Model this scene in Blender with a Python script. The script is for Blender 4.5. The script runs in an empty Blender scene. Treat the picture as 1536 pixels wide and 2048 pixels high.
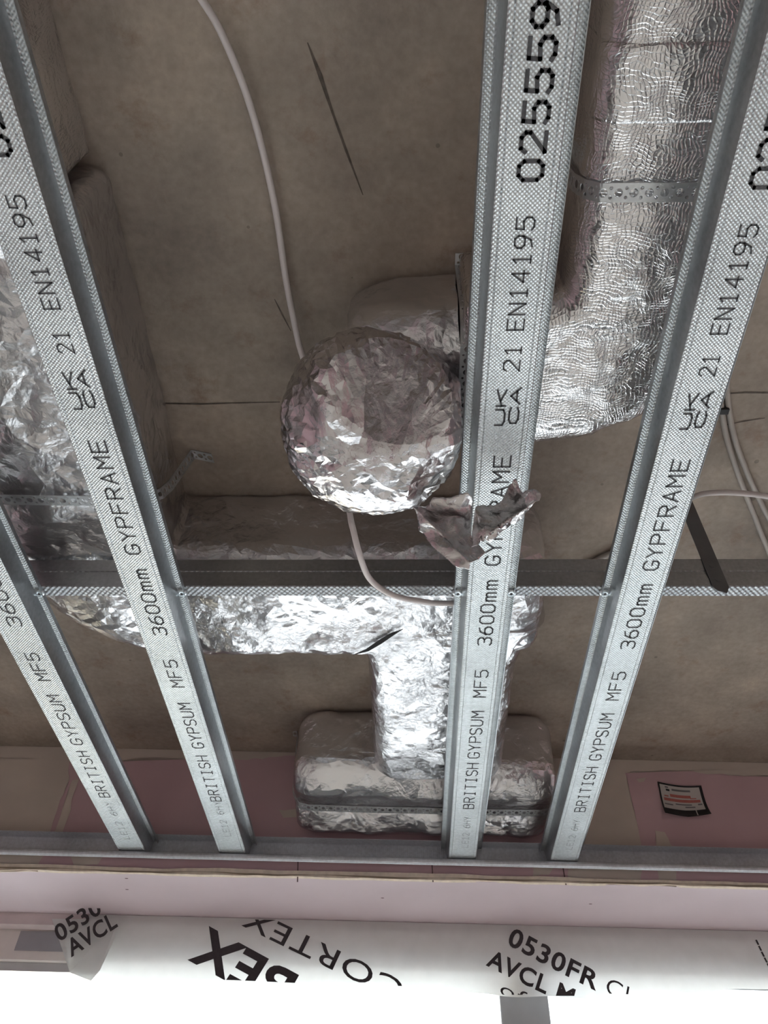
import bpy, bmesh, math, random
import numpy as np
from mathutils import Matrix, Vector

random.seed(7)
scene = bpy.context.scene
col = scene.collection

# ------------------------------------------------------------------ camera
FPX = 1540.0                      # focal length in pixels of a 1536 x 2048 frame
def _n(v):
    v = np.array(v, float)
    return v / np.linalg.norm(v)
_Y = _n((56, -1751, -1540))
_X = _n((47350, 160, 1540)); _X = _n(_X - _Y * _X.dot(_Y))
_Z = np.cross(_X, _Y)
CAM_R = np.array([_X, _Y, _Z])
CAM_C = np.array([0.0, 0.0, 1.82])
cam_data = bpy.data.cameras.new('camera')
cam_data.sensor_fit = 'VERTICAL'
cam_data.sensor_height = 36.0
cam_data.lens = 36.0 * FPX / 2048.0
cam_data.clip_start = 0.01
cam = bpy.data.objects.new('camera', cam_data)
col.objects.link(cam)
mw = Matrix([list(r) for r in CAM_R]).to_4x4()
mw.translation = Vector(CAM_C)
cam.matrix_world = mw
scene.camera = cam

# ------------------------------------------------------------------ view + world
scene.view_settings.view_transform = 'Standard'
scene.view_settings.look = 'None'
scene.view_settings.gamma = 1.0
scene.view_settings.use_curve_mapping = False
scene.view_settings.exposure = 1.8

world = bpy.data.worlds.new('overcast_sky')
scene.world = world
world.use_nodes = True
wn = world.node_tree
bg = wn.nodes['Background']
bg.inputs['Color'].default_value = (0.93, 0.97, 1.0, 1)
bg.inputs['Strength'].default_value = 5.0

# room dimensions (metres); z = 0 is the floor
SLAB = 2.605
FACE = 2.40                       # underside of the ceiling channels
XL, XR, YB = -3.0, 3.0, -5.2
TH = math.atan(0.0283)            # the front wall is not quite square to the channels
CT, ST = math.cos(TH), math.sin(TH)
W0 = 1.299
WIN_L, WIN_R, HEAD = -2.6, 2.6, 2.375

def portal(name, loc, rot, sx, sy):
    d = bpy.data.lights.new(name, 'AREA')
    d.shape = 'RECTANGLE'; d.size = sx; d.size_y = sy
    d.cycles.is_portal = True
    o = bpy.data.objects.new(name, d)
    o.location = loc; o.rotation_euler = rot
    col.objects.link(o)
portal('window_portal_front', (0, 1.70, 1.15), (math.radians(-90), 0, TH), 5.3, 2.4)

# ------------------------------------------------------------------ helpers
def ray(px, py):
    return CAM_R @ np.array([(px - 768) / FPX, -(py - 1024) / FPX, -1.0])
def atz(px, py, z):
    d = ray(px, py); return CAM_C + d * (z - CAM_C[2]) / d[2]
def wl(u, d, z):                  # front-wall frame -> world
    return np.array([u * CT - d * ST, W0 + u * ST + d * CT, z])
def onwall(px, py, d=0.0):        # point of a plane parallel to the front wall -> (u, z)
    r = ray(px, py)
    nx, ny = -ST, CT
    p0 = wl(0, d, 0)
    t = ((p0[0] - CAM_C[0]) * nx + (p0[1] - CAM_C[1]) * ny) / (r[0] * nx + r[1] * ny)
    p = CAM_C + r * t
    return ((p[0] - p0[0]) * CT + (p[1] - p0[1]) * ST, p[2])

def tag(o, label=None, cat=None, group=None, kind=None):
    if label: o['label'] = label
    if cat: o['category'] = cat
    if group: o['group'] = group
    if kind: o['kind'] = kind
    return o
def empty(name, loc, rz=0.0):
    o = bpy.data.objects.new(name, None)
    o.location = loc; o.rotation_euler = (0, 0, rz)
    o.empty_display_size = 0.05
    col.objects.link(o)
    return o
def world_mat(o):
    m = Matrix.LocRotScale(o.location, o.rotation_euler, o.scale)
    return world_mat(o.parent) @ m if o.parent else m
def mesh_obj(name, verts, faces, mat, parent=None, smooth=False, loc=None, world=True):
    """verts in world coordinates; object sits at loc, or in its parent's frame"""
    v = np.array(verts, float)
    me = bpy.data.meshes.new(name)
    o = bpy.data.objects.new(name, me)
    col.objects.link(o)
    if parent is not None:
        o.parent = parent
        inv = np.array(world_mat(parent).inverted())
        if world:
            v = v @ inv[:3, :3].T + inv[:3, 3]
    elif loc is not None:
        o.location = loc
        v = v - np.array(loc, float)
    me.from_pydata([tuple(p) for p in v], [], [tuple(int(i) for i in f) for f in faces])
    me.update()
    if mat is not None: me.materials.append(mat)
    if smooth:
        me.polygons.foreach_set('use_smooth', [True] * len(me.polygons))
    return o
def facet(o, ratio):
    """crumpled metal foil: irregular flat facets that follow the creases"""
    o.data.polygons.foreach_set('use_smooth', [False] * len(o.data.polygons))
    m = o.modifiers.new('facets', 'DECIMATE'); m.ratio = ratio
    return o
def two_tone(o, mat2):
    """plain rolled steel on the upright faces, knurling only on the level ones"""
    o.data.materials.append(mat2)
    for p in o.data.polygons:
        if abs(p.normal.z) < .6: p.material_index = 1
    return o
def fix_normals(o):
    bm = bmesh.new(); bm.from_mesh(o.data)
    bmesh.ops.recalc_face_normals(bm, faces=bm.faces)
    bm.to_mesh(o.data); bm.free()
    return o
class MB:
    def __init__(s): s.v = []; s.f = []
    def add(s, v, f):
        b = len(s.v); s.v += [tuple(p) for p in v]; s.f += [tuple(i + b for i in q) for q in f]
    def box(s, x0, x1, y0, y1, z0, z1, fn=None):
        v = [(x, y, z) for z in (z0, z1) for y in (y0, y1) for x in (x0, x1)]
        if fn: v = [fn(*p) for p in v]
        s.add(v, [(0, 2, 3, 1), (4, 5, 7, 6), (0, 1, 5, 4), (2, 6, 7, 3), (0, 4, 6, 2), (1, 3, 7, 5)])
    def build(s, name, mat, parent=None, smooth=False, loc=None):
        return mesh_obj(name, s.v, s.f, mat, parent, smooth, loc)
def bevel(o, w, seg=2):
    m = o.modifiers.new('bevel', 'BEVEL'); m.width = w; m.segments = seg; m.limit_method = 'ANGLE'
    return o
def tube(pts, r, n=10, sub=8):
    """smooth tube through points (Catmull-Rom) -> verts, faces"""
    P = [np.array(p, float) for p in pts]
    P = [2 * P[0] - P[1]] + P + [2 * P[-1] - P[-2]]
    C = []
    for i in range(1, len(P) - 2):
        for k in range(sub):
            t = k / sub
            a, b, c, d = P[i - 1], P[i], P[i + 1], P[i + 2]
            C.append(0.5 * (2 * b + (c - a) * t + (2 * a - 5 * b + 4 * c - d) * t * t + (3 * b - a - 3 * c + d) * t ** 3))
    C.append(P[-2])
    V, Fc = [], []
    up = np.array([0.3, 0.2, 1.0])
    for i, p in enumerate(C):
        tg = _n(C[min(i + 1, len(C) - 1)] - C[max(i - 1, 0)])
        s = np.cross(tg, up)
        s = _n(s); w = np.cross(s, tg)
        for k in range(n):
            a = 2 * math.pi * k / n
            V.append(p + r * (math.cos(a) * s + math.sin(a) * w))
    m = len(C)
    for i in range(m - 1):
        for k in range(n):
            k2 = (k + 1) % n
            Fc.append((i * n + k, i * n + k2, (i + 1) * n + k2, (i + 1) * n + k))
    Fc.append(tuple(reversed(range(n)))); Fc.append(tuple(range((m - 1) * n, m * n)))
    return V, Fc

# vectorised gradient noise
_rs = np.random.RandomState(3)
_perm = _rs.permutation(512)
_grad = _rs.normal(size=(512, 3)); _grad /= np.linalg.norm(_grad, axis=1)[:, None]
def pn(P, seed=0):
    P = np.asarray(P, float) + seed * 17.31
    I = np.floor(P).astype(int); Fq = P - I
    w = Fq * Fq * Fq * (Fq * (Fq * 6 - 15) + 10)
    out = np.zeros(len(P))
    for dx in (0, 1):
        for dy in (0, 1):
            for dz in (0, 1):
                h = _perm[(I[:, 0] + dx) & 511]
                h = _perm[(h + I[:, 1] + dy) & 511]
                h = _perm[(h + I[:, 2] + dz) & 511]
                g = _grad[h]
                d = (g * (Fq - np.array([dx, dy, dz]))).sum(1)
                ww = (w[:, 0] if dx else 1 - w[:, 0]) * (w[:, 1] if dy else 1 - w[:, 1]) * (w[:, 2] if dz else 1 - w[:, 2])
                out += d * ww
    return out
def crumple(P, f, seed=0, st=(1, 1, 1), octs=3):
    """creased height field, about -1..1"""
    Q = np.asarray(P, float) * np.array(st) * f
    Q = Q + 0.45 * np.stack([pn(Q * 0.7, seed + 1), pn(Q * 0.7, seed + 2), pn(Q * 0.7, seed + 3)], 1)
    h = 0; a = 1.0
    for k in range(octs):
        h = h + a * (1.0 - 3.2 * np.abs(pn(Q, seed + 5 + k)))
        Q = Q * 2.03 + 3.7; a *= 0.5
    return h / 1.75
def displace(o, fn, zmin=None, zmax=None, extra=None, side=1.0):
    """push the surface in and out; side = how much the upright faces crease compared with the underside"""
    me = o.data
    n = len(me.vertices)
    co = np.empty(n * 3); me.vertices.foreach_get('co', co); co = co.reshape(-1, 3)
    nr = np.empty(n * 3); me.vertex_normals.foreach_get('vector', nr); nr = nr.reshape(-1, 3)
    off = np.array(world_mat(o))[:3, 3]
    wp = co + off
    h = fn(wp)
    amt = side + (1 - side) * np.clip((-nr[:, 2] - .15) / .5, 0, 1)
    h = h * amt
    at = me.attributes.new('crumple', 'FLOAT', 'POINT'); at.data.foreach_set('value', amt.astype(np.float32))
    wp = wp + nr * h[:, None]
    if extra is not None: wp = extra(wp)
    if zmin is not None: wp[:, 2] = np.maximum(wp[:, 2], zmin)
    if zmax is not None: wp[:, 2] = np.minimum(wp[:, 2], zmax)
    me.vertices.foreach_set('co', (wp - off).ravel()); me.update()

# ------------------------------------------------------------------ materials
def new_mat(name):
    m = bpy.data.materials.new(name); m.use_nodes = True
    nt = m.node_tree
    return m, nt, nt.nodes['Principled BSDF']
def N(nt, t, **kw):
    n = nt.nodes.new(t)
    for k, v in kw.items():
        if k.startswith('i_'):
            n.inputs[k[2:].replace('_', ' ')].default_value = v
        else: setattr(n, k, v)
    return n
def ramp(nt, stops, fac):
    r = nt.nodes.new('ShaderNodeValToRGB')
    e = r.color_ramp.elements
    while len(e) < len(stops): e.new(0.5)
    for q, (p, c) in zip(e, stops):
        q.position = p; q.color = (*c, 1) if len(c) == 3 else c
    nt.links.new(fac, r.inputs[0]); return r
def plain(name, c, rough=0.6, metal=0.0, var=0.12, scale=30.0, bump=0.0):
    m, nt, b = new_mat(name)
    tc = N(nt, 'ShaderNodeTexCoord')
    nz = N(nt, 'ShaderNodeTexNoise', i_Scale=scale, i_Detail=6.0)
    nt.links.new(tc.outputs['Object'], nz.inputs['Vector'])
    lo = [x * (1 - var) for x in c]; hi = [min(1, x * (1 + var)) for x in c]
    r = ramp(nt, [(0.3, lo), (0.7, hi)], nz.outputs['Fac'])
    nt.links.new(r.outputs[0], b.inputs['Base Color'])
    b.inputs['Roughness'].default_value = rough; b.inputs['Metallic'].default_value = metal
    if bump:
        bp = N(nt, 'ShaderNodeBump', i_Strength=bump, i_Distance=0.002)
        nt.links.new(nz.outputs['Fac'], bp.inputs['Height']); nt.links.new(bp.outputs[0], b.inputs['Normal'])
    return m

def foil(name, s1=28.0, k1=0.35, s2=85.0, k2=0.22, st=(1, 1, 1), rough=0.17, col_=(0.80, 0.79, 0.80), scrim=0.0, dist=0.035, crease=0.6):
    m, nt, b = new_mat(name)
    L = nt.links.new
    tc = N(nt, 'ShaderNodeTexCoord')
    mp = N(nt, 'ShaderNodeMapping'); mp.inputs['Scale'].default_value = st
    L(tc.outputs['Object'], mp.inputs['Vector'])
    nz = N(nt, 'ShaderNodeTexNoise', i_Scale=22.0, i_Detail=3.0)
    L(mp.outputs[0], nz.inputs['Vector'])
    sub = N(nt, 'ShaderNodeVectorMath', operation='SUBTRACT'); sub.inputs[1].default_value = (0.5, 0.5, 0.5)
    L(nz.outputs['Color'], sub.inputs[0])
    sc = N(nt, 'ShaderNodeVectorMath', operation='SCALE'); sc.inputs['Scale'].default_value = dist
    L(sub.outputs[0], sc.inputs[0])
    co = N(nt, 'ShaderNodeVectorMath', operation='ADD')
    L(mp.outputs[0], co.inputs[0]); L(sc.outputs[0], co.inputs[1])
    # patches where the wrap is tight (smooth) and where it is crumpled
    pz = N(nt, 'ShaderNodeTexNoise', i_Scale=9.0, i_Detail=2.0)
    L(tc.outputs['Object'], pz.inputs['Vector'])
    pr = N(nt, 'ShaderNodeMapRange'); pr.inputs['From Min'].default_value = 0.36; pr.inputs['From Max'].default_value = 0.64
    pr.inputs['To Min'].default_value = 0.25; pr.inputs['To Max'].default_value = 1.0
    L(pz.outputs['Fac'], pr.inputs['Value'])
    acc = None
    for s, k in ((s1, k1), (s2, k2), (s2 * 2.6, k2 * .5)):
        v = N(nt, 'ShaderNodeTexVoronoi', i_Scale=s)
        L(co.outputs[0], v.inputs['Vector'])
        a = N(nt, 'ShaderNodeVectorMath', operation='SUBTRACT'); a.inputs[1].default_value = (0.5, 0.5, 0.5)
        L(v.outputs['Color'], a.inputs[0])
        q = N(nt, 'ShaderNodeVectorMath', operation='SCALE'); q.inputs['Scale'].default_value = 2 * k
        L(a.outputs[0], q.inputs[0])
        if acc is None: acc = q
        else:
            s_ = N(nt, 'ShaderNodeVectorMath', operation='ADD'); L(acc.outputs[0], s_.inputs[0]); L(q.outputs[0], s_.inputs[1]); acc = s_
    at_ = N(nt, 'ShaderNodeAttribute', attribute_name='crumple')
    pm = N(nt, 'ShaderNodeMath', operation='MULTIPLY'); L(pr.outputs[0], pm.inputs[0]); L(at_.outputs['Fac'], pm.inputs[1])
    am = N(nt, 'ShaderNodeVectorMath', operation='SCALE')
    L(acc.outputs[0], am.inputs[0]); L(pm.outputs[0], am.inputs['Scale'])
    ge = N(nt, 'ShaderNodeNewGeometry')
    ad = N(nt, 'ShaderNodeVectorMath', operation='ADD'); L(ge.outputs['Normal'], ad.inputs[0]); L(am.outputs[0], ad.inputs[1])
    nm = N(nt, 'ShaderNodeVectorMath', operation='NORMALIZE'); L(ad.outputs[0], nm.inputs[0])
    n2 = N(nt, 'ShaderNodeTexNoise', i_Scale=60.0, i_Detail=8.0, i_Roughness=0.6); L(co.outputs[0], n2.inputs['Vector'])
    rd_ = N(nt, 'ShaderNodeMath', operation='SUBTRACT'); rd_.inputs[1].default_value = .5; L(n2.outputs['Fac'], rd_.inputs[0])
    ra = N(nt, 'ShaderNodeMath', operation='ABSOLUTE'); L(rd_.outputs[0], ra.inputs[0])
    n3 = N(nt, 'ShaderNodeTexNoise', i_Scale=26.0, i_Detail=3.0, i_Roughness=0.5); L(co.outputs[0], n3.inputs['Vector'])
    rb = N(nt, 'ShaderNodeMath', operation='SUBTRACT'); rb.inputs[1].default_value = .5; L(n3.outputs['Fac'], rb.inputs[0])
    rc = N(nt, 'ShaderNodeMath', operation='ABSOLUTE'); L(rb.outputs[0], rc.inputs[0])
    rs = N(nt, 'ShaderNodeMath', operation='MULTIPLY_ADD'); rs.inputs[1].default_value = 2.2; L(rc.outputs[0], rs.inputs[0]); L(ra.outputs[0], rs.inputs[2])
    cm = N(nt, 'ShaderNodeMath', operation='MULTIPLY'); L(rs.outputs[0], cm.inputs[0]); L(pm.outputs[0], cm.inputs[1])
    hgt = cm.outputs[0]
    if scrim:
        # reinforcing scrim: fine square net pressed into the foil
        sp = N(nt, 'ShaderNodeSeparateXYZ'); L(co.outputs[0], sp.inputs[0])
        tot = None
        for ax in ('X', 'Y'):
            mu = N(nt, 'ShaderNodeMath', operation='MULTIPLY'); mu.inputs[1].default_value = 2 * math.pi / 0.0065
            L(sp.outputs[ax], mu.inputs[0])
            si = N(nt, 'ShaderNodeMath', operation='SINE'); L(mu.outputs[0], si.inputs[0])
            pw = N(nt, 'ShaderNodeMath', operation='POWER'); pw.inputs[1].default_value = 8; L(si.outputs[0], pw.inputs[0])
            if tot is None: tot = pw
            else:
                t2 = N(nt, 'ShaderNodeMath', operation='MAXIMUM'); L(tot.outputs[0], t2.inputs[0]); L(pw.outputs[0], t2.inputs[1]); tot = t2
        sm = N(nt, 'ShaderNodeMath', operation='MULTIPLY_ADD'); sm.inputs[1].default_value = scrim
        L(tot.outputs[0], sm.inputs[0]); L(cm.outputs[0], sm.inputs[2]); hgt = sm.outputs[0]
    bp = N(nt, 'ShaderNodeBump', i_Strength=crease, i_Distance=0.006)
    L(hgt, bp.inputs['Height']); L(nm.outputs[0], bp.inputs['Normal'])
    L(bp.outputs[0], b.inputs['Normal'])
    b.inputs['Base Color'].default_value = (*col_, 1)
    b.inputs['Metallic'].default_value = 1.0
    b.inputs['Roughness'].default_value = rough
    return m

def galvanised(name, c=(0.55, 0.575, 0.59), rough=0.40, knurl=0.3, pitch=0.0024, metal=0.75):
    m, nt, b = new_mat(name)
    L = nt.links.new
    tc = N(nt, 'ShaderNodeTexCoord')
    sp = N(nt, 'ShaderNodeSeparateXYZ'); L(tc.outputs['Object'], sp.inputs[0])
    terms = []
    for ax, ay in ((1, 1), (1, -1)):
        mx = N(nt, 'ShaderNodeMath', operation='MULTIPLY'); mx.inputs[1].default_value = ax
        L(sp.outputs['X'], mx.inputs[0])
        my = N(nt, 'ShaderNodeMath', operation='MULTIPLY_ADD'); my.inputs[1].default_value = ay
        L(sp.outputs['Y'], my.inputs[0]); L(mx.outputs[0], my.inputs[2])
        k = N(nt, 'ShaderNodeMath', operation='MULTIPLY'); k.inputs[1].default_value = 2 * math.pi / (pitch * 1.414)
        L(my.outputs[0], k.inputs[0])
        s = N(nt, 'ShaderNodeMath', operation='SINE'); L(k.outputs[0], s.inputs[0]); terms.append(s)
    pr = N(nt, 'ShaderNodeMath', operation='ADD'); L(terms[0].outputs[0], pr.inputs[0]); L(terms[1].outputs[0], pr.inputs[1])
    nz = N(nt, 'ShaderNodeTexNoise', i_Scale=220.0, i_Detail=3.0); L(tc.outputs['Object'], nz.inputs['Vector'])
    n1 = N(nt, 'ShaderNodeTexNoise', i_Scale=14.0, i_Detail=5.0); L(tc.outputs['Object'], n1.inputs['Vector'])
    bp = N(nt, 'ShaderNodeBump', i_Strength=knurl, i_Distance=0.0006)
    L(pr.outputs[0], bp.inputs['Height']); L(bp.outputs[0], b.inputs['Normal'])
    mixf = N(nt, 'ShaderNodeMath', operation='MULTIPLY_ADD'); mixf.inputs[1].default_value = 0.45
    L(nz.outputs['Fac'], mixf.inputs[0]); 
    h2 = N(nt, 'ShaderNodeMath', operation='MULTIPLY'); h2.inputs[1].default_value = 0.55; L(n1.outputs['Fac'], h2.inputs[0])
    L(h2.outputs[0], mixf.inputs[2])
    r = ramp(nt, [(0.32, [x * 0.78 for x in c]), (0.66, [min(1, x * 1.15) for x in c])], mixf.outputs[0])
    L(r.outputs[0], b.inputs['Base Color'])
    b.inputs['Metallic'].default_value = metal
    b.inputs['Roughness'].default_value = rough
    return m

def concrete(name, c0, c1, c2, seam=True):
    m, nt, b = new_mat(name)
    L = nt.links.new
    ge = N(nt, 'ShaderNodeTexCoord')
    n1 = N(nt, 'ShaderNodeTexNoise', i_Scale=4.5, i_Detail=8.0, i_Roughness=0.62); L(ge.outputs['Object'], n1.inputs['Vector'])
    r1 = ramp(nt, [(0.32, c0), (0.52, c1), (0.70, c2)], n1.outputs['Fac'])
    # fine grain
    n2 = N(nt, 'ShaderNodeTexNoise', i_Scale=120.0, i_Detail=5.0); L(ge.outputs['Object'], n2.inputs['Vector'])
    mg = N(nt, 'ShaderNodeMix', data_type='RGBA', blend_type='OVERLAY'); mg.inputs[0].default_value = 0.35
    g2 = ramp(nt, [(0.2, (0.3, 0.3, 0.3)), (0.8, (0.7, 0.7, 0.7))], n2.outputs['Fac'])
    L(r1.outputs[0], mg.inputs[6]); L(g2.outputs[0], mg.inputs[7])
    # rust / formwork stains
    n3 = N(nt, 'ShaderNodeTexNoise', i_Scale=17.0, i_Detail=6.0, i_Roughness=0.7); L(ge.outputs['Object'], n3.inputs['Vector'])
    s3 = ramp(nt, [(0.56, (0, 0, 0)), (0.72, (1, 1, 1))], n3.outputs['Fac'])
    f3 = N(nt, 'ShaderNodeMath', operation='MULTIPLY'); f3.inputs[1].default_value = 0.5; L(s3.outputs[0], f3.inputs[0])
    m3 = N(nt, 'ShaderNodeMix', data_type='RGBA'); L(f3.outputs[0], m3.inputs[0]); L(mg.outputs[2], m3.inputs[6])
    m3.inputs[7].default_value = (0.17, 0.085, 0.045, 1)
    # small dark pits
    v = N(nt, 'ShaderNodeTexVoronoi', i_Scale=26.0); L(ge.outputs['Object'], v.inputs['Vector'])
    n4 = N(nt, 'ShaderNodeTexNoise', i_Scale=7.0, i_Detail=2.0); L(ge.outputs['Object'], n4.inputs['Vector'])
    th = N(nt, 'ShaderNodeMapRange'); th.inputs['From Min'].default_value = 0.5; th.inputs['From Max'].default_value = 0.75
    th.inputs['To Min'].default_value = 0.02; th.inputs['To Max'].default_value = 0.16; L(n4.outputs['Fac'], th.inputs['Value'])
    ls = N(nt, 'ShaderNodeMath', operation='LESS_THAN'); L(v.outputs['Distance'], ls.inputs[0]); L(th.outputs[0], ls.inputs[1])
    f4 = N(nt, 'ShaderNodeMath', operation='MULTIPLY'); f4.inputs[1].default_value = 0.4; L(ls.outputs[0], f4.inputs[0])
    m4 = N(nt, 'ShaderNodeMix', data_type='RGBA'); L(f4.outputs[0], m4.inputs[0]); L(m3.outputs[2], m4.inputs[6])
    m4.inputs[7].default_value = (0.05, 0.042, 0.036, 1)
    L(m4.outputs[2], b.inputs['Base Color'])
    bp = N(nt, 'ShaderNodeBump', i_Strength=0.25, i_Distance=0.004); L(n2.outputs['Fac'], bp.inputs['Height']); L(bp.outputs[0], b.inputs['Normal'])
    b.inputs['Roughness'].default_value = 0.8
    return m

M = {}
M['slab'] = concrete('slab_concrete', (0.20, 0.162, 0.134), (0.31, 0.256, 0.214), (0.43, 0.35, 0.285))
M['floor'] = concrete('floor_screed', (0.40, 0.36, 0.33), (0.48, 0.44, 0.40), (0.56, 0.52, 0.47))
M['block'] = plain('grey_blockwork', (0.26, 0.24, 0.23), 0.95, var=0.15, scale=6)
M['pink'] = plain('pink_plasterboard', (0.56, 0.385, 0.41), 0.85, var=0.05, scale=9)
M['soffit_pink'] = plain('pale_pink_plasterboard', (0.67, 0.57, 0.605), 0.85, var=0.04, scale=7)
M['filler'] = plain('joint_filler', (0.56, 0.49, 0.43), 0.9, var=0.08, scale=14)
M['core'] = plain('gypsum_core', (0.78, 0.68, 0.56), 0.95, var=0.12, scale=90, bump=0.4)
M['galv'] = galvanised('galvanised_knurled')
M['galv_plain'] = galvanised('galvanised_plain', c=(0.46, 0.48, 0.50), rough=0.32, knurl=0.02, metal=0.9)
M['galv_dark'] = galvanised('galvanised_bar', c=(0.42, 0.44, 0.46), rough=0.5, pitch=0.0046, knurl=1.0)
M['track'] = galvanised('galvanised_track', c=(0.58, 0.60, 0.64), rough=0.45, knurl=0.1, metal=0.6)
M['strap'] = plain('strap_steel', (0.55, 0.56, 0.57), 0.35, 0.85, var=0.08, scale=60)
M['screw'] = plain('screw_zinc', (0.58, 0.63, 0.66), 0.3, 0.9, var=0.1, scale=200)
M['screw_hole'] = plain('screw_recess', (0.03, 0.03, 0.035), 0.7)
M['ink'] = plain('black_print', (0.055, 0.053, 0.058), 0.7, var=0.35, scale=400)
M['ink_faint'] = plain('faint_print', (0.27, 0.28, 0.29), 0.6, var=0.3, scale=400)
M['foil_flat'] = foil('foil_scrim', 18, 0.08, 60, 0.07, rough=0.2, scrim=0.12, crease=.4)
M['foil_rough'] = foil('foil_crumpled', 18, 0.20, 62, 0.12, rough=0.24, col_=(0.72, 0.71, 0.725))
M['foil_ball'] = foil('foil_sack', 19, 0.36, 60, 0.2, st=(1, 1, 0.6), rough=0.14, col_=(0.66, 0.64, 0.65))
M['foil_tail'] = foil('foil_torn', 22, 0.34, 70, 0.16, rough=0.2, col_=(0.62, 0.59, 0.59))
M['cable'] = plain('white_cable_sheath', (0.60, 0.54, 0.53), 0.5, var=0.05)
M['cable_grey'] = plain('grey_cable_sheath', (0.36, 0.32, 0.29), 0.6, var=0.05)
M['hanger'] = plain('hanger_steel', (0.16, 0.16, 0.165), 0.5, 0.6)
M['dark'] = plain('gap_shade_black', (0.012, 0.011, 0.012), 0.9)  # black that stands in for the shade inside the foil gaps
M['mark'] = plain('dark_scratch', (0.10, 0.08, 0.065), 0.9, var=0.3, scale=120)
M['pencil'] = plain('pencil_line', (0.14, 0.09, 0.09), 0.9)
M['frame'] = plain('window_frame_paint', (0.42, 0.43, 0.45), 0.4, var=0.04)
M['alu'] = plain('window_head_metal', (0.60, 0.61, 0.63), 0.3, 0.7, var=0.04)
M['board'] = plain('beige_board', (0.80, 0.75, 0.72), 0.9, var=0.05)
M['tape'] = plain('grey_tape', (0.36, 0.36, 0.39), 0.45, var=0.05)
M['lab_black'] = plain('label_black', (0.012, 0.010, 0.012), 0.5)
M['lab_white'] = plain('label_white', (0.52, 0.49, 0.47), 0.5, var=0.05)
M['lab_red'] = plain('label_red', (0.42, 0.13, 0.11), 0.5, var=0.08, scale=300)
M['lab_grey'] = plain('label_print', (0.16, 0.15, 0.16), 0.6)
M['render_wall'] = plain('cream_render', (0.75, 0.62, 0.42), 0.9, var=0.1)
M['ground'] = plain('pale_paving', (0.27, 0.27, 0.27), 0.9, var=0.15, scale=3)

def membrane_mat():
    m, nt, b = new_mat('white_membrane')
    L = nt.links.new
    tc = N(nt, 'ShaderNodeTexCoord')
    nz = N(nt, 'ShaderNodeTexNoise', i_Scale=40.0, i_Detail=4.0); L(tc.outputs['Object'], nz.inputs['Vector'])
    r = ramp(nt, [(0.3, (0.78, 0.78, 0.77)), (0.7, (0.86, 0.86, 0.85))], nz.outputs['Fac'])
    L(r.outputs[0], b.inputs['Base Color']); b.inputs['Roughness'].default_value = 0.55
    tr = N(nt, 'ShaderNodeBsdfTranslucent'); tr.inputs['Color'].default_value = (0.80, 0.81, 0.80, 1)
    mx = N(nt, 'ShaderNodeMixShader'); mx.inputs[0].default_value = 0.4
    out = nt.nodes['Material Output']
    L(b.outputs[0], mx.inputs[1]); L(tr.outputs[0], mx.inputs[2]); L(mx.outputs[0], out.inputs['Surface'])
    return m
M['membrane'] = membrane_mat()
def glass_mat():
    m, nt, b = new_mat('window_glass')
    L = nt.links.new
    tr = N(nt, 'ShaderNodeBsdfTransparent'); tr.inputs['Color'].default_value = (0.93, 0.95, 0.95, 1)
    gl = N(nt, 'ShaderNodeBsdfGlossy'); gl.inputs['Roughness'].default_value = 0.02
    fr = N(nt, 'ShaderNodeFresnel'); fr.inputs['IOR'].default_value = 1.45
    mx = N(nt, 'ShaderNodeMixShader')
    L(fr.outputs[0], mx.inputs[0]); L(tr.outputs[0], mx.inputs[1]); L(gl.outputs[0], mx.inputs[2])
    L(mx.outputs[0], nt.nodes['Material Output'].inputs['Surface'])
    return m
M['glass'] = glass_mat()

# ------------------------------------------------------------------ the setting
def struct(name, mb, mat, label, loc=(0, 0, 0), cat=None):
    o = mb.build(name, mat, loc=loc)
    return tag(o, label, cat, kind='structure')
b = MB(); b.box(XL - .2, XR + .2, YB - .2, 1.52, -0.12, 0)
struct('floor', b, M['floor'], 'bare beige screed floor of the room', (0, 0, 0))
b = MB(); b.box(XL - .2, XR + .2, YB - .2, 1.75, SLAB, SLAB + 0.2)
ceiling = struct('ceiling', b, M['slab'], 'stained brown concrete slab above the metal ceiling grid', (0, 0, SLAB))
b = MB(); b.box(XL - .12, XL, YB - .1, 1.5, 0, SLAB)
struct('wall_left', b, M['pink'], 'plain pink plasterboard side wall, left of the grid', (XL, 0, 0))
b = MB(); b.box(XR, XR + .12, YB - .1, 1.5, 0, SLAB)
struct('wall_right', b, M['pink'], 'plain pink plasterboard side wall, right of the grid', (XR, 0, 0))
b = MB(); b.box(XL, XR, YB - .12, YB, 0, SLAB)
struct('wall_back', b, M['block'], 'bare grey blockwork wall behind the camera', (0, YB, 0))

# front wall: band above the window head and the piers beside the window
b = MB()
b.box(XL - .1, XR + .1, 0, 0.19, HEAD + .0078, SLAB, wl)
b.box(XL - .1, WIN_L, 0, 0.19, 0, HEAD + .0078, wl); b.box(WIN_R, XR + .1, 0, 0.19, 0, HEAD + .0078, wl)
wall_front = struct('wall_front', b, M['pink'], 'pink plasterboard band above the window head, patched with beige filler', (0, W0, 0))

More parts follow.
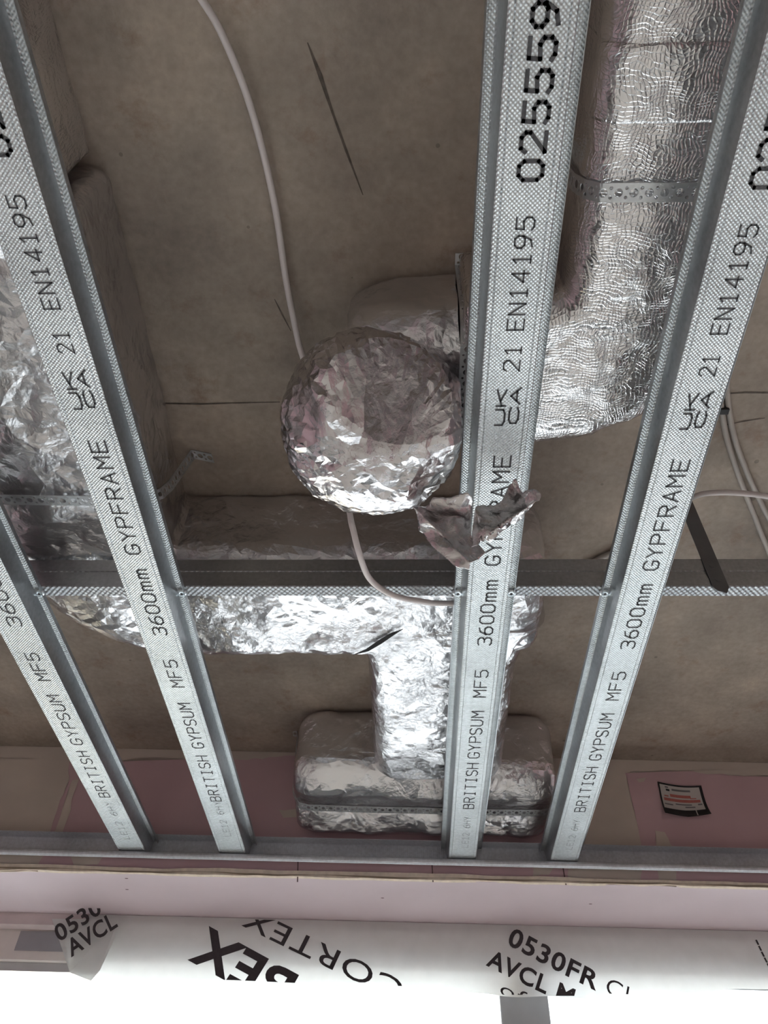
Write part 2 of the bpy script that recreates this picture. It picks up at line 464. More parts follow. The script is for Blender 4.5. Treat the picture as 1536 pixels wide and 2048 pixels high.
# joint filler: thin smears with their own outlines on the wall face
def wall_patch(name, outline, mat, parent, d=-0.0006, jag=0.0, seed=0, th=0.0006):
    rnd = random.Random(seed)
    pts = []
    m = len(outline)
    for i in range(m):
        a, c = outline[i], outline[(i + 1) % m]
        L = math.hypot(a[0] - c[0], a[1] - c[1])
        k = max(1, int(L / 14)) if jag else 1
        for j in range(k):
            t = j / k
            pts.append((a[0] + (c[0] - a[0]) * t + rnd.uniform(-jag, jag), a[1] + (c[1] - a[1]) * t + rnd.uniform(-jag, jag)))
    uz = [onwall(p[0], p[1], d) for p in pts]
    uz = [(u, min(z, SLAB - 0.0005)) for u, z in uz]
    bm = bmesh.new()
    vs = [bm.verts.new(wl(u, d, z)) for u, z in uz]
    f = bm.faces.new(vs)
    bmesh.ops.triangulate(bm, faces=[f])
    bm.verts.ensure_lookup_table()
    V = [tuple(v.co) for v in bm.verts]; Fc = [tuple(v.index for v in f.verts) for f in bm.faces]
    bm.free()
    return mesh_obj(name, V, Fc, mat, parent)
patches = [
    [(-500, 1470), (620, 1480), (600, 1512), (420, 1522), (300, 1514), (190, 1524), (-500, 1510)],
    [(1100, 1490), (2000, 1500), (2000, 1550), (1500, 1552), (1330, 1540), (1240, 1545), (1090, 1540)],
    [(-500, 1500), (140, 1520), (137, 1560), (92, 1685), (75, 1742), (-500, 1742)],
    [(146, 1560), (158, 1558), (130, 1650), (112, 1690), (98, 1690), (120, 1630)],
    [(1090, 1530), (1247, 1540), (1262, 1600), (1288, 1716), (1280, 1770), (1140, 1766), (1130, 1700)],
    [(1310, 1660), (1328, 1662), (1350, 1700), (1354, 1772), (1316, 1772), (1318, 1720)],
    [(140, 1712), (205, 1714), (196, 1728), (150, 1732)],
    [(1068, 1735), (1112, 1730), (1100, 1750), (1066, 1752)],
    [(1274, 1556), (1294, 1554), (1290, 1564), (1276, 1566)],
    [(558, 1620), (600, 1618), (604, 1634), (566, 1636)],
]
for i, p in enumerate(patches):
    wall_patch('filler_patch', p, M['filler'], wall_front, jag=2.5 if i < 6 else 2, seed=i, d=-0.0006 - 0.00008 * i)
for x0, y0, x1, y1 in ((596, 1722, 595, 1764), (864, 1728, 866, 1764), (1126, 1735, 1132, 1770)):
    wall_patch('pencil_line', [(x0 - 1.2, y0), (x0 + 1.2, y0), (x1 + 1.2, y1), (x1 - 1.2, y1)], M['pencil'], wall_front, d=-0.0018)

# soffit board at the window head, with its cut gypsum edge facing the room
soffit = empty('trim_1', tuple(wl(0, 0, HEAD)), TH); tag(soffit, 'pale pink plasterboard soffit over the window head', kind='structure')
b = MB(); b.box(XL, XR, 0.001, 0.19, HEAD, HEAD + .0075, wl); b.build('soffit_board', M['soffit_pink'], soffit)
V, Fc = [], []
us = np.linspace(-1.6, 1.6, 300)
Pn = np.stack([us * 9, us * 0, us * 0], 1)
hi = HEAD + .0085 + 0.004 * pn(Pn, 1) ; lo = HEAD - .0008 + 0.0035 * pn(Pn * 1.7, 2); out = -0.0035 + 0.004 * pn(Pn * 2.3, 3)
for i, u in enumerate(us):
    V += [wl(u, 0.002, hi[i]), wl(u, out[i], hi[i]), wl(u, out[i], lo[i]), wl(u, 0.004, lo[i] - .0003)]
for i in range(len(us) - 1):
    a, c = i * 4, i * 4 + 4
    Fc += [(a, c, c + 1, a + 1), (a + 1, c + 1, c + 2, a + 2), (a + 2, c + 2, c + 3, a + 3)]
mesh_obj('board_edge', V, Fc, M['core'], soffit)
V, Fc = [], []
lo2 = HEAD + .0018 + 0.003 * pn(Pn * 0.8, 6)
for i, u in enumerate(us):
    V += [wl(u, out[i] - .0006, lo2[i] + .0009), wl(u, out[i] - .0006, lo2[i] - .0009 + .0012 * math.sin(u * 31))]
for i in range(len(us) - 1): Fc.append((i * 2, i * 2 + 2, i * 2 + 3, i * 2 + 1))
mesh_obj('torn_paper_line', V, Fc, plain('torn_paper', (0.33, 0.26, 0.19), 0.95), soffit)
for px, py in ((253, 1757), (254, 1779), (765, 1796), (1181, 1808)):
    p = atz(px, py, HEAD - .0004)
    V = [p + np.array([.0032 * math.cos(a), .0016 * math.sin(a), 0]) for a in np.linspace(0, 2 * math.pi, 9)[:-1]]
    mesh_obj('screw_mark', V, [tuple(range(8))], M['pencil'], soffit)

# batten behind the soffit, closing board and window
D2 = 0.186
b = MB(); b.box(XL, XR, .176, .2, HEAD - .020, HEAD - .0003, wl)
tag(b.build('trim_2', plain('shadow_batten', (0.66, 0.57, 0.57), 0.9, var=.06), loc=tuple(wl(0, .19, HEAD - .02))), 'narrow pinkish batten along the rear edge of the soffit', kind='structure')
b = MB(); b.box(XL, XR, .203, .215, 2.306, HEAD + .01, wl)
cb = b.build('trim_3', M['board'], loc=tuple(wl(0, .2, 2.3))); tag(cb, 'beige closing board above the window frame, left of the membrane', kind='structure')
tb = MB()
u0, z1 = onwall(42, 1862, .2022); u1, z0 = onwall(150, 1904, .2022)
tb.box(u0, u1, .2015, .2025, z0, z1, wl); tb.build('grey_tape', M['tape'], cb)

win = empty('window_1', tuple(wl(0, .25, 0)), TH); tag(win, 'wide glazed opening full of white daylight under the soffit', kind='structure')
b = MB(); b.box(WIN_L, WIN_R, .216, .25, 2.292, 2.330, wl); b.build('head_frame', M['alu'], win)
b = MB(); b.box(WIN_L, WIN_R, .2505, .285, 2.305, 2.330, wl); b.build('glazing_bead', M['frame'], win)
b = MB(); b.box(WIN_L, WIN_R, .216, .29, 0, .05, wl); b.build('sill_frame', M['frame'], win)
u0, _ = onwall(1000, 2020, .23); u1, _ = onwall(1098, 2020, .23)
for (a, c) in ((u0, u1), (WIN_L, WIN_L + .07), (WIN_R - .07, WIN_R), (u0 - 1.25, u0 - 1.15), (u0 + 1.1, u0 + 1.2)):
    b = MB(); b.box(a, c, .222, .285, .05, 2.287, wl)
    bevel(b.build('mullion', M['frame'], win), .003)
edges = sorted([WIN_L + .07, u0 - 1.25, u0 - 1.15, u0, u1, u0 + 1.1, u0 + 1.2, WIN_R - .07])
for i in range(0, len(edges), 2):
    b = MB(); b.box(edges[i], edges[i + 1], .254, .258, .05, 2.304, wl); b.build('window_pane', M['glass'], win)

# outside: paving and a rendered building
b = MB(); b.box(-14, 14, 1.75, 22, -.4, -.25)
tag(b.build('paving', M['ground'], loc=(0, 5, -.25)), 'pale paving outside the bright window', kind='structure')
bd = empty('building', (-4.6, 10, -.25)); tag(bd, 'cream rendered building outside, washed out in the window at lower left', 'building')
b = MB(); b.box(-6.2, -3.6, 9, 12, -.25, 5.6); b.build('rendered_wall', M['render_wall'], bd)
b = MB(); b.box(-6.4, -3.4, 8.8, 12.2, 5.6, 5.75); b.build('roof_slab', M['frame'], bd)
for z in (1.0, 3.6):
    b = MB(); b.box(-5.5, -4.4, 8.97, 9.0, z, z + 1.3); b.build('window', M['tape'], bd)

# marks on the slab
def slab_ribbon(name, pts, w, mat):
    V, Fc = [], []
    z = SLAB - .0004
    P = [atz(px, py, z) for px, py in pts]
    for i, p in enumerate(P):
        t = _n((P[min(i + 1, len(P) - 1)] - P[max(0, i - 1)]))
        s = np.array([-t[1], t[0], 0]) * (w[i] / 2)
        V += [p + s, p - s]
    for i in range(len(P) - 1): Fc.append((2 * i, 2 * i + 1, 2 * i + 3, 2 * i + 2))
    return mesh_obj(name, V, Fc, mat, ceiling)
slab_ribbon('formwork_scratch', [(615, 85), (640, 150), (665, 225), (692, 300), (726, 390)], [.001, .004, .0022, .0025, .001], M['mark'])
slab_ribbon('formwork_scratch', [(549, 598), (564, 628), (582, 662)], [.0008, .002, .0008], M['mark'])
slab_ribbon('formwork_joint', [(300, 806), (400, 808), (470, 806), (560, 804)], [.002, .0026, .0018, .0014], M['mark'])
slab_ribbon('formwork_joint', [(1440, 788), (1490, 785), (1560, 786)], [.0018, .0024, .002], M['mark'])
slab_ribbon('formwork_joint', [(1450, 850), (1490, 842), (1530, 836)], [.0010, .0018, .001], M['mark'])

# ------------------------------------------------------------------ ceiling channels
# single-stroke lettering for the ink-jet print on the steel
G = {
 '0': [[(1, 0), (3, 0), (4, 1.2), (4, 4.8), (3, 6), (1, 6), (0, 4.8), (0, 1.2), (1, 0)]],
 '1': [[(.8, 4.9), (2, 6), (2, 0)], [(.8, 0), (3.2, 0)]],
 '2': [[(0, 4.8), (.8, 6), (3, 6), (4, 5), (4, 3.9), (0, 0), (4, 0)]],
 '3': [[(0, 5.6), (1, 6), (3, 6), (4, 5.2), (4, 3.9), (3, 3.2), (1.5, 3.2)], [(3, 3.2), (4, 2.4), (4, .9), (3, 0), (1, 0), (0, .6)]],
 '4': [[(3, 0), (3, 6), (0, 1.8), (4, 1.8)]],
 '5': [[(4, 6), (.4, 6), (.2, 3.3), (2.8, 3.6), (4, 2.7), (4, 1), (3, 0), (1, 0), (0, .7)]],
 '6': [[(3.6, 6), (1.4, 5.4), (.1, 3), (0, 1.2), (1, 0), (3, 0), (4, 1), (4, 2.4), (3, 3.4), (1, 3.4), (.1, 2.6)]],
 '9': [[(.4, 0), (2.6, .6), (3.9, 3), (4, 4.8), (3, 6), (1, 6), (0, 5), (0, 3.6), (1, 2.6), (3, 2.6), (3.9, 3.4)]],
 'A': [[(0, 0), (2, 6), (4, 0)], [(.8, 2.1), (3.2, 2.1)]],
 'B': [[(0, 0), (0, 6), (2.8, 6), (3.7, 5.3), (3.7, 3.9), (2.8, 3.2), (0, 3.2)], [(2.8, 3.2), (4, 2.4), (4, .8), (3, 0), (0, 0)]],
 'C': [[(4, 5.1), (3, 6), (1, 6), (0, 4.8), (0, 1.2), (1, 0), (3, 0), (4, .9)]],
 'E': [[(4, 6), (0, 6), (0, 0), (4, 0)], [(0, 3.1), (3.2, 3.1)]],
 'F': [[(4, 6), (0, 6), (0, 0)], [(0, 3.1), (3.2, 3.1)]],
 'G': [[(4, 5.1), (3, 6), (1, 6), (0, 4.8), (0, 1.2), (1, 0), (3, 0), (4, .9), (4, 2.7), (2.2, 2.7)]],
 'H': [[(0, 0), (0, 6)], [(4, 0), (4, 6)], [(0, 3.1), (4, 3.1)]],
 'I': [[(2, 0), (2, 6)], [(.9, 0), (3.1, 0)], [(.9, 6), (3.1, 6)]],
 'K': [[(0, 0), (0, 6)], [(4, 6), (0, 2.6)], [(1.3, 3.6), (4, 0)]],
 'L': [[(0, 6), (0, 0), (4, 0)]],
 'M': [[(0, 0), (0, 6), (2, 2.8), (4, 6), (4, 0)]],
 'N': [[(0, 0), (0, 6), (4, 0), (4, 6)]],
 'P': [[(0, 0), (0, 6), (3, 6), (4, 5.2), (4, 3.6), (3, 2.8), (0, 2.8)]],
 'R': [[(0, 0), (0, 6), (3, 6), (4, 5.2), (4, 3.8), (3, 3), (0, 3)], [(2, 3), (4, 0)]],
 'S': [[(4, 5.2), (3, 6), (1, 6), (0, 5.1), (0, 4), (1, 3.2), (3, 2.8), (4, 2), (4, .9), (3, 0), (1, 0), (0, .8)]],
 'T': [[(0, 6), (4, 6)], [(2, 6), (2, 0)]],
 'U': [[(0, 6), (0, 1.2), (1, 0), (3, 0), (4, 1.2), (4, 6)]],
 'Y': [[(0, 6), (2, 3), (4, 6)], [(2, 3), (2, 0)]],
 'm': [[(0, 0), (0, 4.2)], [(0, 3.4), (.7, 4.2), (1.5, 4.2), (2, 3.4), (2, 0)], [(2, 3.4), (2.7, 4.2), (3.5, 4.2), (4, 3.4), (4, 0)]],
}
def stroke_text(text, y_start, y_end, xc, h, t, z, fill=0.68):
    """runs from y_start towards y_end (-y); letter tops point to -x"""
    V, Fc = [], []
    n = len(text); cell = (y_start - y_end) / (n - 1 + fill); cw = cell * fill
    for i, ch in enumerate(text):
        if ch == ' ': continue
        for line in G[ch]:
            pts = [np.array([-(q[1] / 6 - .5) * h + xc, y_start - i * cell - q[0] / 4 * cw]) for q in line]
            for a, c in zip(pts[:-1], pts[1:]):
                d = c - a; L = np.linalg.norm(d); d = d / L; s = np.array([-d[1], d[0]]) * t / 2; e = d * t * .38
                k = len(V)
                for q in (a - e + s, c + e + s, c + e - s, a - e - s): V.append((q[0], q[1], z))
                Fc.append((k, k + 1, k + 2, k + 3))
    return V, Fc

SHEET = 0.0006
def hat_profile():
    """outer outline of the top-hat section, from left lip to right lip, face down at z=0"""
    return [(-.0335, .0225), (-.0345, .026), (-.0275, .026), (-.0262, .0245), (-.0225, .0008), (-.0215, 0), (-.0185, 0), (-.0178, .0006), (-.0172, 0),
            (.0172, 0), (.0178, .0006), (.0185, 0), (.0215, 0), (.0225, .0008), (.0262, .0245), (.0275, .026), (.0345, .026), (.0335, .0225)]
def make_channel(xc, y_end, label):
    root = empty('ceiling_channel', (xc, y_end, FACE))
    tag(root, label, 'ceiling channel', 'top-hat ceiling channels running to the wall')
    prof = hat_profile(); y1, y0 = y_end, y_end - 3.0
    V, Fc = [], []
    ys = [y0, y0 + 1.0, y0 + 2.0, y1]
    for y in ys:
        for x, z in prof: V.append((xc + x, y, FACE + z))
    n = len(prof)
    for j in range(len(ys) - 1):
        for i in range(n - 1):
            Fc.append((j * n + i, j * n + i + 1, (j + 1) * n + i + 1, (j + 1) * n + i))
    o = mesh_obj('steel_profile', V, Fc, M['galv'], root)
    two_tone(o, M['galv_plain'])
    so = o.modifiers.new('sheet', 'SOLIDIFY'); so.thickness = SHEET; so.offset = 1
    return root
def face_y(xc, py):
    """y on the channel face whose picture row is py"""
    lo, hi = -.2, 1.4
    for _ in range(50):
        m = (lo + hi) / 2
        c = CAM_R.T @ (np.array([xc, m, FACE]) - CAM_C)
        row = 1024 + FPX * c[1] / c[2]
        if row < py: lo = m
        else: hi = m
    return lo
def print_on(root, xc, rows, dx=0.002):
    for text, r0, r1, h, t, mat in rows:
        y0, y1 = face_y(xc, r0), face_y(xc, r1)
        if text == 'UKCA':
            V, Fc = stroke_text('UK', y0, y1, xc + dx - .0060, .0082, .0018, FACE - .00035, .8)
            V2, F2 = stroke_text('CA', y0 - .002, y1 - .002, xc + dx + .0062, .0082, .0018, FACE - .00035, .8)
            k = len(V); V += V2; Fc += [tuple(i + k for i in f) for f in F2]
        else:
            V, Fc = stroke_text(text, y0, y1, xc + dx, h, t, FACE - .00035)
        mesh_obj('print_lettering', V, Fc, mat, root)
K, KF = M['ink'], M['ink_faint']
XA, XB, XC, XD = -.463, -.295, .0862, .2537
def wall_y(x): return W0 + x * ST / CT
specs = [
 (XA, 'galvanised ceiling channel at far left, running out of the left edge of the picture', [('LE12 6HY', 1678, 1604, .010, .0009, KF), ('BRITISH', 1594, 1503, .0155, .0015, K), ('GYPSUM', 1489, 1391, .0155, .0015, K), ('MF5', 1361, 1307, .0155, .0015, K), ('3600mm', 1252, 1095, .0155, .0016, K)]),
 (XB, 'long galvanised ceiling channel crossing below the left foil duct', [('LE12 6HY', 1672, 1604, .010, .0009, KF), ('BRITISH', 1602, 1512, .0155, .0015, K), ('GYPSUM', 1496, 1407, .0155, .0015, K), ('MF5', 1374, 1321, .0155, .0015, K), ('3600mm', 1270, 1140, .0155, .0017, K), ('GYPFRAME', 1108, 882, .0155, .0017, K), ('UKCA', 818, 745, 0, 0, K), ('21', 706, 662, .0135, .0013, K), ('EN14195', 618, 392, .0135, .0014, K), ('025559', 310, -40, .017, .003, K)]),
 (XC, 'galvanised ceiling channel beside the foil-wrapped bulb, partly covered by torn foil', [('LE12 6HY', 1694, 1634, .010, .0009, KF), ('BRITISH', 1617, 1527, .0155, .0015, K), ('GYPSUM', 1516, 1423, .0155, .0015, K), ('MF5', 1394, 1341, .0155, .0015, K), ('3600mm', 1290, 1162, .0155, .0017, K), ('GYPFRAME', 1130, 912, .0155, .0017, K), ('UKCA', 850, 780, 0, 0, K), ('21', 742, 690, .0135, .0013, K), ('EN14195', 660, 435, .0135, .0014, K), ('025559', 360, 5, .017, .003, K)]),
 (XD, 'galvanised ceiling channel furthest right, crossing below the strapped right duct', [('LE12 6HY', 1698, 1640, .010, .0009, KF), ('BRITISH', 1623, 1535, .0155, .0015, K), ('GYPSUM', 1520, 1428, .0155, .0015, K), ('MF5', 1400, 1345, .0155, .0015, K), ('3600mm', 1297, 1170, .0155, .0017, K), ('GYPFRAME', 1140, 920, .0155, .0017, K), ('UKCA', 858, 788, 0, 0, K), ('21', 752, 710, .0135, .0013, K), ('EN14195', 668, 450, .0135, .0014, K), ('025559', 375, 20, .017, .003, K)]),
]
CH = []
for xc, lab, rows in specs:
    r = make_channel(xc, wall_y(xc) - .006, lab)
    print_on(r, xc, rows)
    CH.append(r)

# primary channel across the top of the ceiling channels
Y7 = 0.648
prim = empty('primary_channel', (0, Y7, FACE + .0272)); tag(prim, 'dark steel primary channel running crosswise on top of the ceiling channels', 'primary channel')
z0 = FACE + .0272; z1 = z0 + .044
prof = [(Y7 + .0155, z0 + .003), (Y7 + .0155, z0), (Y7 + .0008, z0), (Y7, z0 + .0008), (Y7 + .0002, z0 + .019), (Y7 + .0012, z0 + .020), (Y7 + .0012, z0 + .024), (Y7 + .0002, z0 + .025), (Y7, z1 - .0008), (Y7 + .0008, z1), (Y7 + .0155, z1)]
V, Fc = [], []
for x in (-1.7, 1.7):
    for y, z in prof: V.append((x, y, z))
n = len(prof)
for i in range(n - 1): Fc.append((i, i + 1, n + i + 1, n + i))
o = two_tone(fix_normals(mesh_obj('steel_profile', V, Fc, M['galv_dark'], prim)), M['galv_plain'])
so = o.modifiers.new('sheet', 'SOLIDIFY'); so.thickness = .0006; so.offset = 0
# wafer-head screws through the channel flanges
def screw(px, root, xc, side):
    c = np.array([xc + side * .0305, Y7 + .0085, FACE + .0260])
    V, Fc = [], []
    rad = [(.0001, -.0030), (.0015, -.0031), (.0016, -.0020), (.0022, -.0030), (.0050, -.0026), (.0064, -.0009), (.0064, .0)]
    n = 14
    for r_, z_ in rad:
        for k in range(n):
            a = 2 * math.pi * k / n; V.append(c + np.array([r_ * math.cos(a), r_ * math.sin(a), z_]))
    for i in range(len(rad) - 1):
        for k in range(n): Fc.append((i * n + k, i * n + (k + 1) % n, (i + 1) * n + (k + 1) % n, (i + 1) * n + k))
    o = mesh_obj('screw', V, Fc, M['screw'], root, smooth=True)
    V = [c + np.array([.0016 * math.cos(a), .0016 * math.sin(a), -.00315]) for a in np.linspace(0, 2 * math.pi, 9)[:-1]]
    mesh_obj('recess', V, [tuple(range(8))], M['screw_hole'], o, world=True)
for (root, xc, side) in ((CH[0], XA, 1), (CH[1], XB, 1), (CH[2], XC, -1), (CH[2], XC, 1), (CH[3], XD, -1)):
    screw(0, root, xc, side)

# perimeter track on the wall
per = empty('perimeter_channel', tuple(wl(0, 0, FACE - .001)), TH); tag(per, 'grey steel perimeter track fixed along the pink wall, holding the channel ends', 'wall track')
zb = FACE - .0012
prof = [(-.0215, zb - .0072), (-.0235, zb - .0090), (-.0262, zb - .0088), (-.0285, zb - .0070), (-.0296, zb - .0045), (-.0294, zb - .0018), (-.0278, zb - .0003), (-.0255, zb), (-.0245, zb), (-.0036, zb), (-.0030, zb + .001), (-.0030, zb + .031), (-.0042, zb + .032), (-.0230, zb + .032)]
V, Fc = [], []
for u in (XL + .02, XR - .02):
    for d, z in prof: V.append(wl(u, d, z))
n = len(prof)
for i in range(n - 1): Fc.append((i, i + 1, n + i + 1, n + i))
o = fix_normals(mesh_obj('steel_profile', V, Fc, M['track'], per))
so = o.modifiers.new('sheet', 'SOLIDIFY'); so.thickness = .0005; so.offset = 0

# ------------------------------------------------------------------ foil ducts
def rrect(w, h, r, step=.004, r2=None):
    """rounded rectangle (side, up) with centre 0; r for the bottom corners, r2 for the top ones"""
    r2 = r if r2 is None else r2
    pts = []
    def arc(cx, cz, rr, a0, a1):
        k = max(3, int(rr * abs(a1 - a0) / step))
        for i in range(k + 1):
            a = a0 + (a1 - a0) * i / k
            pts.append((cx + rr * math.cos(a), cz + rr * math.sin(a)))
    arc(w / 2 - r2, h / 2 - r2, r2, 0, math.pi / 2)
    arc(-w / 2 + r2, h / 2 - r2, r2, math.pi / 2, math.pi)
    arc(-w / 2 + r, -h / 2 + r, r, math.pi, 1.5 * math.pi)
    arc(w / 2 - r, -h / 2 + r, r, 1.5 * math.pi, 2 * math.pi)
    # resample evenly
    P = np.array(pts + [pts[0]]); s = np.concatenate([[0], np.cumsum(np.linalg.norm(np.diff(P, axis=0), axis=1))])
    n = int(s[-1] / step)
    t = np.linspace(0, s[-1], n, endpoint=False)
    return np.stack([np.interp(t, s, P[:, 0]), np.interp(t, s, P[:, 1])], 1)
def path_xy(segs, step=.004):
    """segs: ('l',(x0,y0),(x1,y1)) or ('a',(cx,cy),r,a0,a1 in degrees) -> points, tangents"""
    P, T = [], []
    for s in segs:
        if s[0] == 'l':
            a, c = np.array(s[1]), np.array(s[2]); L = np.linalg.norm(c - a); k = max(2, int(L / step)); d = (c - a) / L
            for i in range(k): P.append(a + (c - a) * i / k); T.append(d)
        else:
            _, ce, r, a0, a1 = s; a0, a1 = math.radians(a0), math.radians(a1); k = max(4, int(abs(a1 - a0) * (r + .05) / step))
            sg = 1 if a1 > a0 else -1
            for i in range(k):
                a = a0 + (a1 - a0) * i / k
                P.append(np.array(ce) + r * np.array([math.cos(a), math.sin(a)])); T.append(sg * np.array([-math.sin(a), math.cos(a)]))
    P.append(P[-1] + T[-1] * step * .5); T.append(T[-1])
    return P, T
def sweep(P, T, sec, zc, cap0=0.02, cap1=0.02, wscale=None):
    """section swept along a level path, ends drawn in over the cap lengths"""
    rings = []
    m = len(P); n = len(sec)
    s = np.concatenate([[0], np.cumsum([np.linalg.norm(P[i + 1] - P[i]) for i in range(m - 1)])])
    for i in range(m):
        sd = np.array([-T[i][1], T[i][0]])     # left of travel
        q = sec.copy()
        if wscale is not None: q[:, 0] *= wscale(s[i])
        f = 1.0
        for dist, cap in ((s[i], cap0), (s[-1] - s[i], cap1)):
            if cap and dist < cap:
                x = 1 - dist / cap; f = min(f, 1 - (0.28 * (1 - math.sqrt(max(0, 1 - x * x)))))
        q = q * f
        rings.append(np.stack([P[i][0] + sd[0] * q[:, 0], P[i][1] + sd[1] * q[:, 0], zc + q[:, 1]], 1))
    V = np.concatenate(rings); Fc = []
    for i in range(m - 1):
        for k in range(n):
            k2 = (k + 1) % n
            Fc.append((i * n + k, (i + 1) * n + k, (i + 1) * n + k2, i * n + k2))
    for base, flip in ((0, False), ((m - 1) * n, True)):
        # end cap: concentric rings to the centre
        ring = V[base:base + n]; ce = ring.mean(0); idx = list(range(base, base + n))
        for f in (.8, .6, .4, .2, .02):
            k0 = len(V); V = np.concatenate([V, ce + (ring - ce) * f])
            new = list(range(k0, k0 + n))
            for k in range(n):
                k2 = (k + 1) % n
                q = (idx[k], idx[k2], new[k2], new[k]); Fc.append(q if not flip else q[::-1])
            idx = new
        Fc.append(tuple(idx) if not flip else tuple(reversed(idx)))
    return V, Fc
TOP = SLAB - .0008
ZLOW = FACE + .0735
def zc_h(bottom): return (bottom + TOP) / 2, TOP - bottom

# left run: along the left side, round the bend, then across to the branch
run = empty('foil_duct', (-.40, .3, 2.478)); tag(run, 'crumpled foil-wrapped duct run bending from the left edge across behind the primary channel', 'duct')
zc, h = zc_h(2.479)
P, T = path_xy([('l', (-.402, .235), (-.402, .64)), ('a', (-.287, .64), .115, 180, 90), ('l', (-.287, .755), (.172, .755))])
sec = rrect(.214, h, .034, r2=.012)
V, Fc = sweep(P, T, sec, zc, cap0=.012, cap1=.05, wscale=lambda s: 1.0 if s < .40 else 1.0 - .09 * min(1, (s - .40) / .2))
o = fix_normals(mesh_obj('foil_wrap', V, Fc, M['foil_rough'], run, smooth=True))
displace(o, lambda p: .0052 * crumple(p, 11, 1) + .0012 * crumple(p, 34, 9), ZLOW, TOP, side=.8); facet(o, .085)
# earlier length of the same run, a tighter plainer wrap
P, T = path_xy([('l', (-.412, -.9), (-.412, .232))], .006)
V, Fc = sweep(P, T, rrect(.212, h - .004, .045, .005, r2=.012), zc + .002, 0, .01)
o = fix_normals(mesh_obj('plain_duct_length', V, Fc, M['foil_flat'], run, smooth=True))
displace(o, lambda p: .002 * crumple(p, 12, 4) + .0008 * crumple(p, 40, 5), ZLOW, TOP)
# branch from the cross run to the box at the wall
zc, h = zc_h(2.4765)
P, T = path_xy([('l', (.046, .79), (.046, 1.165))])
V, Fc = sweep(P, T, rrect(.207, h, .034, r2=.012), zc, 0.0, .01, wscale=lambda s: 1.0 + .3 * max(0, 1 - s / .10) ** 2)
o = fix_normals(mesh_obj('branch_wrap', V, Fc, M['foil_rough'], run, smooth=True))
displace(o, lambda p: .0036 * crumple(p, 11, 21) + .0009 * crumple(p, 34, 22), ZLOW, TOP, side=.6); facet(o, .075)

# box at the wall
box = empty('plenum_box', (.025, 1.22, 2.45)); tag(box, 'rounded foil-wrapped plenum box against the pink wall above the track', 'duct box')
zc, h = zc_h(2.449)
p0, p1 = wl(-.196, -.066, 0), wl(.240, -.066, 0)
P, T = path_xy([('l', tuple(p0[:2]), tuple(p1[:2]))])
V, Fc = sweep(P, T, rrect(.166, h, .042, r2=.02), zc, .045, .045)
o = fix_normals(mesh_obj('foil_wrap', V, Fc, M['foil_rough'], box, smooth=True))
def keep_wall(p):
    d = (p[:, 1] - W0) * CT - p[:, 0] * ST
    p[:, 1] -= np.maximum(0, d + .0025) / CT
    # the wrap sags lower towards the wall
    sag = np.interp(d, [-.149, -.10, -.074, -.060, -.045, -.020, 0], [2.482, 2.466, 2.4665, 2.4645, 2.456, 2.4445, 2.4445])
    lift = np.clip((2.53 - p[:, 2]) / .08, 0, 1)
    p[:, 2] += (sag - 2.4475) * lift
    p[:, 2] = np.maximum(p[:, 2], sag - .0018)
    return p
displace(o, lambda p: .0042 * crumple(p, 12, 31) + .0013 * crumple(p, 34, 32), 2.440, TOP, keep_wall, side=.7); facet(o, .10)

# right duct with its bend towards the bulb
rd = empty('foil_duct', (.229, .1, 2.476)); tag(rd, 'smoother foil-faced duct at right, strapped to the slab and bending left behind the channel', 'duct')
zc, h = zc_h(2.4775)
P, T = path_xy([('l', (.2290, -.9), (.2290, .318)), ('a', (.139, .318), .090, 0, 90), ('l', (.139, .408), (.052, .408))])
V, Fc = sweep(P, T, rrect(.163, h, .026, r2=.012), zc, 0, .004)
o = fix_normals(mesh_obj('foil_wrap', V, Fc, M['foil_flat'], rd, smooth=True))
def rfn(p):
    bend = np.clip((p[:, 1] - .24) / .06, 0, 1)
    return .0016 * crumple(p, 11, 41, (1, 2.2, 1)) + .0009 * crumple(p, 45, 42, (.6, 1.5, 1)) + bend * .0022 * crumple(p, 26, 43)
displace(o, rfn, ZLOW, TOP)
# tape band where two sheets overlap
def band_on(P2, T2, w, hh, r, zc_, parent, name, mat, seed):
    V, Fc = sweep(P2, T2, rrect(w, hh, r, r2=.012), zc_, 0, 0)
    o = fix_normals(mesh_obj(name, V, Fc, mat, parent, smooth=True))
    displace(o, lambda p: .0012 * crumple(p, 22, seed), ZLOW - .0006, TOP)
P, T = path_xy([('l', (.229, .120), (.229, .176))])
band_on(P, T, .1662, h + .0024, .026, zc, rd, 'tape_band', M['foil_flat'], 45)

# flexible end: elbow above, sack of foil hanging between the channels, torn tail
fx = empty('flexible_duct_end', (-.033, .44, 2.37)); tag(fx, 'bulb of crumpled foil closing a flexible duct end, hanging between two channels', 'duct end')
zc, h = zc_h(2.488)
P, T = path_xy([('l', (.056, .418), (-.060, .425))], .004)
V, Fc = sweep(P, T, rrect(.142, h, .045, r2=.02), zc, .004, .06)
o = fix_normals(mesh_obj('elbow_wrap', V, Fc, M['foil_rough'], fx, smooth=True))
displace(o, lambda p: .0036 * crumple(p, 16, 51) + .0012 * crumple(p, 44, 52), ZLOW, TOP, side=.6); facet(o, .2)
